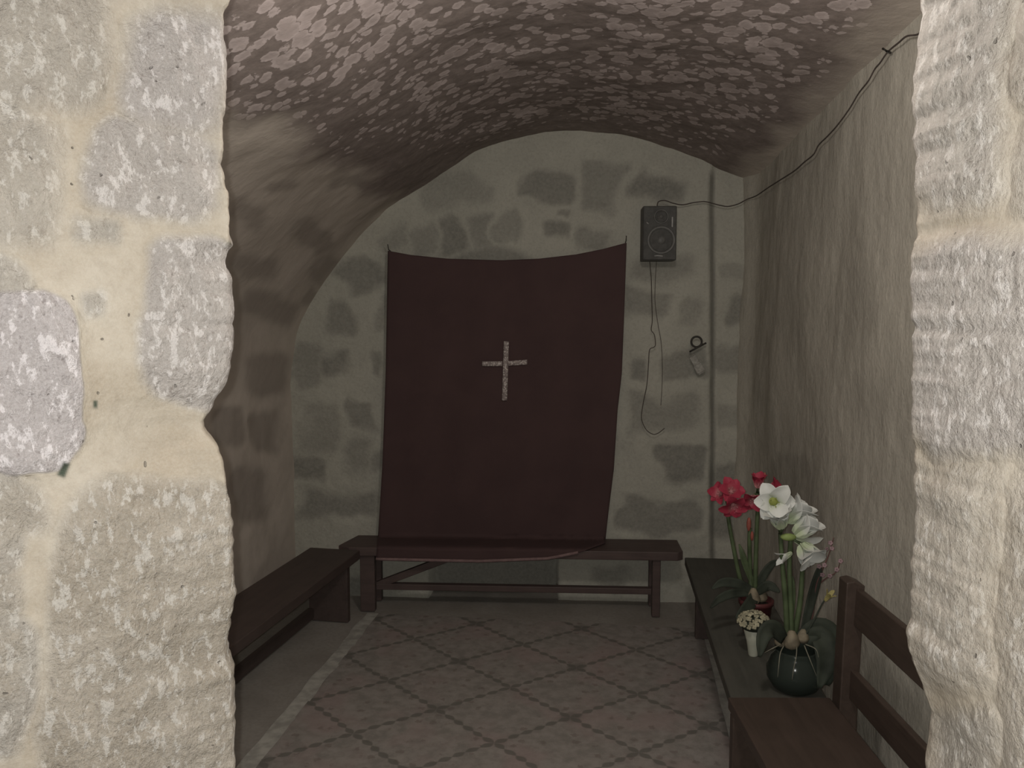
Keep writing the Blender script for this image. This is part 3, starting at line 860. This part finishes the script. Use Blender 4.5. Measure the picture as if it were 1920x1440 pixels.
# iron hook with a ring, and the taped scrap below it
hk = thing('wall_hook', at_y(1310, 650, 4.97), 'small iron hook with a ring on the back wall near the seam', 'hook')
c = at_y(1306, 641, 4.955)
mb = MB(); mb.tube([c + Vector((0.030 * math.cos(a), 0, 0.030 * math.sin(a))) for a in np.linspace(0, 2 * math.pi, 33)], 0.006, 8)
mb.build('ring', M_iron, hk)
mb = MB(); mb.tube([at_y(1294, 659, 5.02), at_y(1294, 659, 4.955), at_y(1305, 653, 4.95), at_y(1324, 643, 4.955)], 0.0055, 8)
mb.build('bar', M_iron, hk)
a, b = at_y(1298, 668, 4.968), at_y(1316, 700, 4.968)
mb = MB(); d = b - a
mb.box((a + b) / 2, (0.040, 0.016, d.length), ry=math.atan2(d.x, d.z) + math.pi)
mb.box(a + d * 0.7 + Vector((0, -0.010, 0)), (0.050, 0.012, d.length * 0.45), ry=math.atan2(d.x, d.z) + math.pi)
tag(mb.build('paper_scrap', M_tape, bevel=0.003), 'pale folded scrap stuck to the back wall below the iron hook', 'scrap')

# ------------------------------------------------------------------ flowers
def frame_to(n):
    n = Vector(n).normalized()
    return n.to_track_quat('Z', 'Y').to_matrix()
def petals_mesh(R, opening, npet=6, width=0.42, curl=0.35, seedv=0, base_len=0.35):
    """petals of a lily-like bloom opening along local +Z, base at the origin"""
    rnd = random.Random(seedv); mb = MB(); along = []
    nl, nw = 11, 7
    for k in range(npet):
        a0 = 2 * math.pi * k / npet + rnd.uniform(-0.12, 0.12)
        L = R * rnd.uniform(0.88, 1.1); op = opening * rnd.uniform(0.82, 1.15) * (0.92 if k % 2 else 1.05)
        vs = []
        for i in range(nl):
            t = i / (nl - 1)
            # path: tube first, then flaring out
            ang = op * min(1, max(0, (t - 0.12) / 0.5))
            if i == 0: r, z = 0.006, 0.0
            else:
                dl = L / (nl - 1); r += dl * math.sin(ang + curl * t * t); z += dl * math.cos(ang + curl * t * t)
            wd = R * width * (math.sin(math.pi * min(1, t * 0.86 + 0.09)) ** 0.62) * (1 if t < 0.99 else 0.35)
            for j in range(nw):
                s_ = (j / (nw - 1) - 0.5) * 2
                side = s_ * wd * 0.5
                cup = -(s_ ** 2) * wd * 0.16
                ruf = 0.0025 * math.sin(t * 13 + s_ * 4 + k) * abs(s_)
                rr = r + cup * math.sin(ang) * 0 - cup * -math.cos(ang) * 0.9 + ruf
                zz = z - cup * math.sin(ang) + ruf
                v = Vector((rr, side, zz))
                ca_, sa_ = math.cos(a0), math.sin(a0)
                vs.append(Vector((v.x * ca_ - v.y * sa_, v.x * sa_ + v.y * ca_, v.z)))
                along.append(t)
        mb.add(vs, grid_faces(nl, nw))
    return mb, along
def flower(parent, pos, facing, R, mat, seedv, opening=1.15, throat=M_throat, npet=6, name='flower', width=0.42):
    M = frame_to(facing); mb, al = petals_mesh(R, opening, npet, width, seedv=seedv)
    mb.v = [Vector(pos) + M @ v for v in mb.v]
    o = mb.build(name, mat, parent, attrs={'along': al})
    s_ = o.modifiers.new('solid', 'SOLIDIFY'); s_.thickness = 0.0012
    s2 = o.modifiers.new('sub', 'SUBSURF'); s2.levels = 1; s2.render_levels = 1
    if throat:
        mb = MB(); n = Vector(facing).normalized(); mb.ball(Vector(pos) + n * R * 0.22, (R * 0.13, R * 0.13, R * 0.13), 14, M)
        for k in range(5):
            a = k * 1.257
            tipv = Vector(pos) + M @ Vector((0.16 * R * math.cos(a), 0.16 * R * math.sin(a), R * 0.45))
            mb.tube([Vector(pos) + n * R * 0.2, tipv], 0.0011, 5); mb.ball(tipv, 0.0026, 6)
        mb.build('stamen', throat, o)
    return o
def leaf(parent, pts, w, mat=M_stemd, name='leaf', nrm=(0, -1, 0.3)):
    sp_ = spline(pts, 20); mb = MB(); vs = []
    for i, p in enumerate(sp_):
        t = i / 20; tg = (sp_[min(i + 1, 20)] - sp_[max(i - 1, 0)]).normalized()
        s_ = tg.cross(Vector(nrm)).normalized(); n = s_.cross(tg)
        ww = w * (math.sin(math.pi * min(0.985, 0.14 + t * 0.86)) ** 0.6)
        for q in (-1, -0.5, 0, 0.5, 1):
            vs.append(p + s_ * q * ww / 2 + n * (abs(q) * ww * 0.14))
    mb.add(vs, grid_faces(21, 5)); o = mb.build(name, mat, parent)
    sm = o.modifiers.new('solid', 'SOLIDIFY'); sm.thickness = 0.0018
    return o
BT = 0.385   # bench top

# red amaryllis
YR = 3.60
b0 = at_z(1416, 1186, BT)
rp = thing('red_amaryllis', (b0.x, b0.y, BT), 'red amaryllis in a dark maroon pot, farthest pot along the flower bench', 'potted plant')
pz0 = b0.z
mb = MB(); mb.lathe([(0.001, 0.0), (0.048, 0.0), (0.052, 0.01), (0.066, 0.125), (0.072, 0.127), (0.072, 0.145), (0.064, 0.145), (0.060, 0.120), (0.001, 0.118)], b0, 32); mb.build('pot', M_maroonpot, rp)
mb = MB(); mb.ball(b0 + Vector((0, 0, 0.121)), (0.059, 0.059, 0.008), 24); mb.build('soil', M_soil, rp)
for dx, dy, r in ((-0.015, -0.015, 0.030), (0.024, 0.006, 0.025)):
    mb = MB(); mb.lathe([(0.001, -r * 0.9), (r * 0.8, -r * 0.5), (r, 0), (r * 0.72, r * 0.75), (r * 0.32, r * 1.5), (0.001, r * 1.6)], b0 + Vector((dx, dy, 0.150)), 16); mb.build('bulb', M_bulb, rp)
Yr = b0.y
base = b0 + Vector((0, 0, 0.17))
def rY(x, y, dy=0): return at_y(x, y, Yr + dy)
for S in ([rY(1395, 1108), rY(1385, 1075), rY(1374, 1020), rY(1366, 975), rY(1364, 948, 0.01)],
          [rY(1408, 1108), rY(1406, 1060, .01), rY(1405, 1010), rY(1406, 990)],
          [rY(1416, 1108), rY(1417, 1050), rY(1419, 990), rY(1421, 945), rY(1419, 925)]):
    mb = MB(); mb.tube(spline(S, 20), [0.0098 - 0.0025 * i / 20 for i in range(21)], 10); mb.build('stem', M_stem, rp)
hubA, hubB = rY(1364, 948, 0.01), rY(1419, 925)
redfl = [((1356, 928), (1340, 905), (-0.65, -0.55, 0.35), hubA, 0.060), ((1370, 925), (1388, 900), (-0.05, -0.8, 0.55), hubA, 0.072),
         ((1372, 940), (1370, 960), (0.10, -0.85, -0.45), hubA, 0.076), ((1413, 930), (1404, 945), (-0.25, -0.8, -0.6), hubB, 0.066),
         ((1421, 915), (1419, 880), (-0.02, -0.15, 1.0), hubB, 0.062), ((1440, 921), (1468, 905), (0.75, -0.2, 0.5), hubB, 0.066)]
for i, (bp, tp, fc, hub, R) in enumerate(redfl):
    q = rY(bp[0], bp[1], -0.02 - 0.01 * (i % 3))
    mb = MB(); mb.tube([hub, (hub + q) / 2 + Vector((0, 0, 0.004)), q], [0.0042, 0.0036, 0.005], 8); mb.build('pedicel', M_stem, rp)
    flower(rp, q, fc, R * 1.08, M_redp, 30 + i, 0.45 if i == 4 else (0.75 if i == 5 else 1.15), throat=None if i in (4, 5) else M_redthroat, width=0.66)
for (x, y, s_) in ((1404, 983, 1), (1410, 1005, .7), (1342, 930, .0), (1434, 892, .5)):
    if s_ == 0: continue
    c = rY(x, y, -0.012)
    mb = MB(); mb.ball(c, (0.010 * s_, 0.010 * s_, 0.030 * s_), 10); mb.build('bud', M_bud, rp)
def B(x, y, dy): return at_y(x, y, Yr + dy)
leaf(rp, [base, B(1385, 1095, -.02), B(1355, 1092, -.03), B(1335, 1104, -.05)], 0.040)
leaf(rp, [base, B(1378, 1112, -.04), B(1350, 1122, -.07), B(1332, 1140, -.09)], 0.036)
leaf(rp, [base, B(1428, 1085, .0), B(1445, 1060, 0), B(1462, 1050, 0.0)], 0.034)
leaf(rp, [base, B(1398, 1060, .0), B(1392, 1040, 0), B(1386, 1020, 0.01)], 0.026, M_stem)
leaf(rp, [base, B(1400, 1140, -.10), B(1380, 1160, -.13)], 0.05)
leaf(rp, [base, B(1440, 1098, -.03), B(1462, 1110, -.05)], 0.04)

# cream cone of blossoms
b1 = at_z(1412, 1229, BT)
cp = thing('cream_bouquet_cup', (b1.x, b1.y, BT), 'small cream cone-shaped cup heaped with pale blossoms in front of the red amaryllis', 'potted plant')
mb = MB(); mb.lathe([(0.001, 0), (0.017, 0.0), (0.019, 0.004), (0.027, 0.06), (0.045, 0.125), (0.041, 0.125), (0.022, 0.055), (0.001, 0.05)], b1, 28); mb.build('cup', M_creampot, cp)
rn = random.Random(4)
for k in range(84):
    th = math.acos(1 - rn.random() * 1.0); a = rn.random() * 6.283
    c = b1 + Vector((0.062 * math.sin(th) * math.cos(a), 0.062 * math.sin(th) * math.sin(a), 0.132 + 0.043 * math.cos(th)))
    n = Vector((math.sin(th) * math.cos(a), math.sin(th) * math.sin(a), math.cos(th) + 0.2)).normalized()
    M = frame_to(n); mb = MB()
    for j in range(4):
        aa = j * 1.5708 + rn.random()
        mb.ball(c + M @ Vector((0.005 * math.cos(aa), 0.005 * math.sin(aa), 0)), (0.0056, 0.0056, 0.004), 8, M)
    mb.ball(c + n * 0.003, 0.003, 6)
    mb.build('blossom', M_cream, cp)
mb = MB(); mb.ball(b1 + Vector((0, 0, 0.128)), (0.055, 0.055, 0.030), 20); mb.build('foliage', M_stemd, cp)

# white amaryllis in the green bowl
b2 = at_z(1490, 1292, BT)
wp = thing('white_amaryllis', (b2.x, b2.y, BT), 'white amaryllis with trailing roots in a dark green glass bowl on the bench', 'potted plant')
Yw = b2.y
def W(x, y, dy=0): return at_y(x, y, Yw + dy)
mb = MB(); mb.lathe([(0.001, 0.0), (0.060, 0.0), (0.078, 0.012), (0.098, 0.045), (0.100, 0.080), (0.084, 0.122), (0.070, 0.138), (0.074, 0.150),
                     (0.071, 0.150), (0.066, 0.138), (0.080, 0.120), (0.095, 0.080), (0.092, 0.048), (0.074, 0.018), (0.056, 0.006), (0.001, 0.006)], b2, 40); mb.build('bowl', M_glass, wp)
mb = MB(); mb.lathe([(0.001, 0.008), (0.055, 0.010), (0.086, 0.05), (0.084, 0.075), (0.05, 0.088), (0.001, 0.092)], b2, 30); mb.build('moss', M_stemd, wp)
for (x, y, dy, r) in ((1484, 1205, -.02, .030), (1505, 1196, .0, .024), (1463, 1203, .01, .022)):
    c = W(x, y, dy)
    mb = MB(); mb.lathe([(0.001, -r * 0.9), (r * 0.8, -r * 0.5), (r, 0), (r * 0.72, r * 0.75), (r * 0.35, r * 1.4), (0.001, r * 1.5)], c, 16, lobes=5, amp=0.04); mb.build('bulb', M_bulb, wp)
for R_ in ([(1470, 1210, -.05), (1463, 1225, -.09), (1460, 1250, -.11), (1458, 1270, -.105)], [(1494, 1212, -.05), (1493, 1230, -.09), (1488, 1255, -.11), (1485, 1275, -.105)],
           [(1508, 1210, -.04), (1518, 1235, -.09), (1526, 1255, -.09), (1534, 1275, -.08)], [(1466, 1208, -.04), (1452, 1214, -.09), (1437, 1222, -.09), (1433, 1224, -.08)],
           [(1510, 1208, -.03), (1530, 1218, -.07), (1536, 1240, -.07)]):
    mb = MB(); mb.tube(spline([W(*q) for q in R_], 14), [0.0022 - 0.0012 * i / 14 for i in range(15)], 6); mb.build('root', M_root, wp)
for S in ([(1476, 1196, 0), (1473, 1130, 0), (1467, 1060, 0), (1463, 1000, 0)], [(1484, 1194, 0), (1482, 1120, .01), (1480, 1060, .01), (1482, 1012, 0)],
          [(1490, 1190, .02), (1500, 1130, .02), (1504, 1080, .02), (1506, 1040, 0.01)]):
    mb = MB(); mb.tube(spline([W(*q) for q in S], 20), [0.0105 - 0.003 * i / 20 for i in range(21)], 10); mb.build('stem', M_stem, wp)
whites = [((1450, 940), (-0.15, -0.95, 0.12), .084, 1.35, M_throat, (1463, 1000), 0.55, 0),
          ((1464, 990), (-0.25, -0.35, 0.95), .088, 0.60, None, (1463, 1002), 0.55, -0.03),
          ((1474, 978), (0.80, -0.15, 0.85), .100, 0.50, None, (1463, 1002), 0.5, 0.01),
          ((1490, 1003), (0.80, -0.25, 0.75), .092, 0.42, None, (1482, 1010), 0.55, -0.01),
          ((1503, 1020), (0.45, -0.75, -0.75), .086, 0.80, None, (1484, 1010), 0.66, -0.01),
          ((1490, 1012), (0.9, 0.2, -0.25), .088, 0.35, None, (1482, 1010), 0.30, 0.02),
          ((1484, 1036), (-0.65, -0.3, -0.25), .060, 0.35, None, (1484, 1015), 0.30, 0.0)]
for i, (bp, fc, R, op, th, hub, wd, dy) in enumerate(whites):
    q = W(bp[0], bp[1], dy); h = W(hub[0], hub[1], 0)
    mb = MB(); mb.tube([h, (h + q) / 2, q], [0.005, 0.0042, 0.006], 8); mb.build('pedicel', M_stem, wp)
    flower(wp, q, fc, R * 1.12, M_whitep, 70 + i, op, th, width=wd * 1.25, npet=(3 if i in (5, 6) else 6))
mb = MB(); mb.ball(W(1478, 1007, -0.035), (0.028, 0.013, 0.013), 14); mb.build('ovary', M_ovary, wp)
c = W(1450, 940, -0.028)
mb = MB(); mb.ball(c, (0.017, 0.010, 0.015), 16); mb.build('flower_centre', M_throat, wp)
leaf(wp, [W(1500, 1200, 0), W(1535, 1180, -.01), W(1558, 1200, -.02), W(1563, 1240, -.03), W(1550, 1285, -.03)], 0.088)
leaf(wp, [W(1512, 1205, .01), W(1540, 1195, -.03), W(1548, 1240, -.07), W(1536, 1290, -.09)], 0.080)
leaf(wp, [W(1470, 1200, -.02), W(1450, 1178, -.06), W(1432, 1190, -.09), W(1424, 1232, -.11)], 0.058)
leaf(wp, [W(1505, 1190, .03), W(1522, 1120, .03), W(1533, 1080, .03), W(1538, 1058, .03)], 0.034, M_stemd)
leaf(wp, [W(1478, 1190, .02), W(1484, 1120, .03), W(1486, 1080, .03)], 0.026, M_stem)

# blossom twig and the yellow flower standing in the same bowl
tw = thing('blossom_twig', W(1508, 1198, .02), 'thin brown twig with small pink blossoms rising on the right side of the white amaryllis', 'twig')
mb = MB()
main = [(1508, 1198), (1524, 1150), (1530, 1100), (1541, 1070), (1552, 1045), (1560, 1020), (1563, 1008)]
mb.tube(spline([W(x, y, .03) for x, y in main], 30), [0.0034 - 0.0020 * i / 30 for i in range(31)], 6)
mb.tube(spline([W(x, y, .03) for x, y in ((1530, 1100), (1548, 1085), (1568, 1072), (1577, 1047))], 16), [0.0026 - 0.0014 * i / 16 for i in range(17)], 6)
mb.build('branch', M_twig, tw)
for k, (x, y) in enumerate(((1543, 1038), (1550, 1030), (1538, 1046), (1557, 1018), (1546, 1060), (1560, 1028), (1536, 1062), (1569, 1068), (1576, 1052), (1556, 1080), (1542, 1078))):
    M = frame_to((rn.uniform(-.5, .5), -1, rn.uniform(-.3, .6))); mb = MB(); c = W(x, y, .022)
    for j in range(5):
        a = j * 1.257
        mb.ball(c + M @ Vector((0.005 * math.cos(a), 0.005 * math.sin(a), 0)), (0.0045, 0.0045, 0.0022), 8, M)
    mb.build('blossom', M_pink, tw)
yf = thing('yellow_flower', W(1500, 1205, .0), 'single small yellow bloom on a dark stem low on the right of the white amaryllis', 'flower')
mb = MB(); mb.tube(spline([W(1504, 1202, -.01), W(1525, 1165, -.01), W(1540, 1135, -.01), W(1547, 1124, -.01)], 14), [0.0036 - 0.001 * i / 14 for i in range(15)], 8); mb.build('stem', M_stemd, yf)
flower(yf, W(1547, 1126, -.01), (0.45, -0.3, 0.85), 0.050, M_yellow, 9, 0.35, None, npet=4, name='bloom', width=0.35)
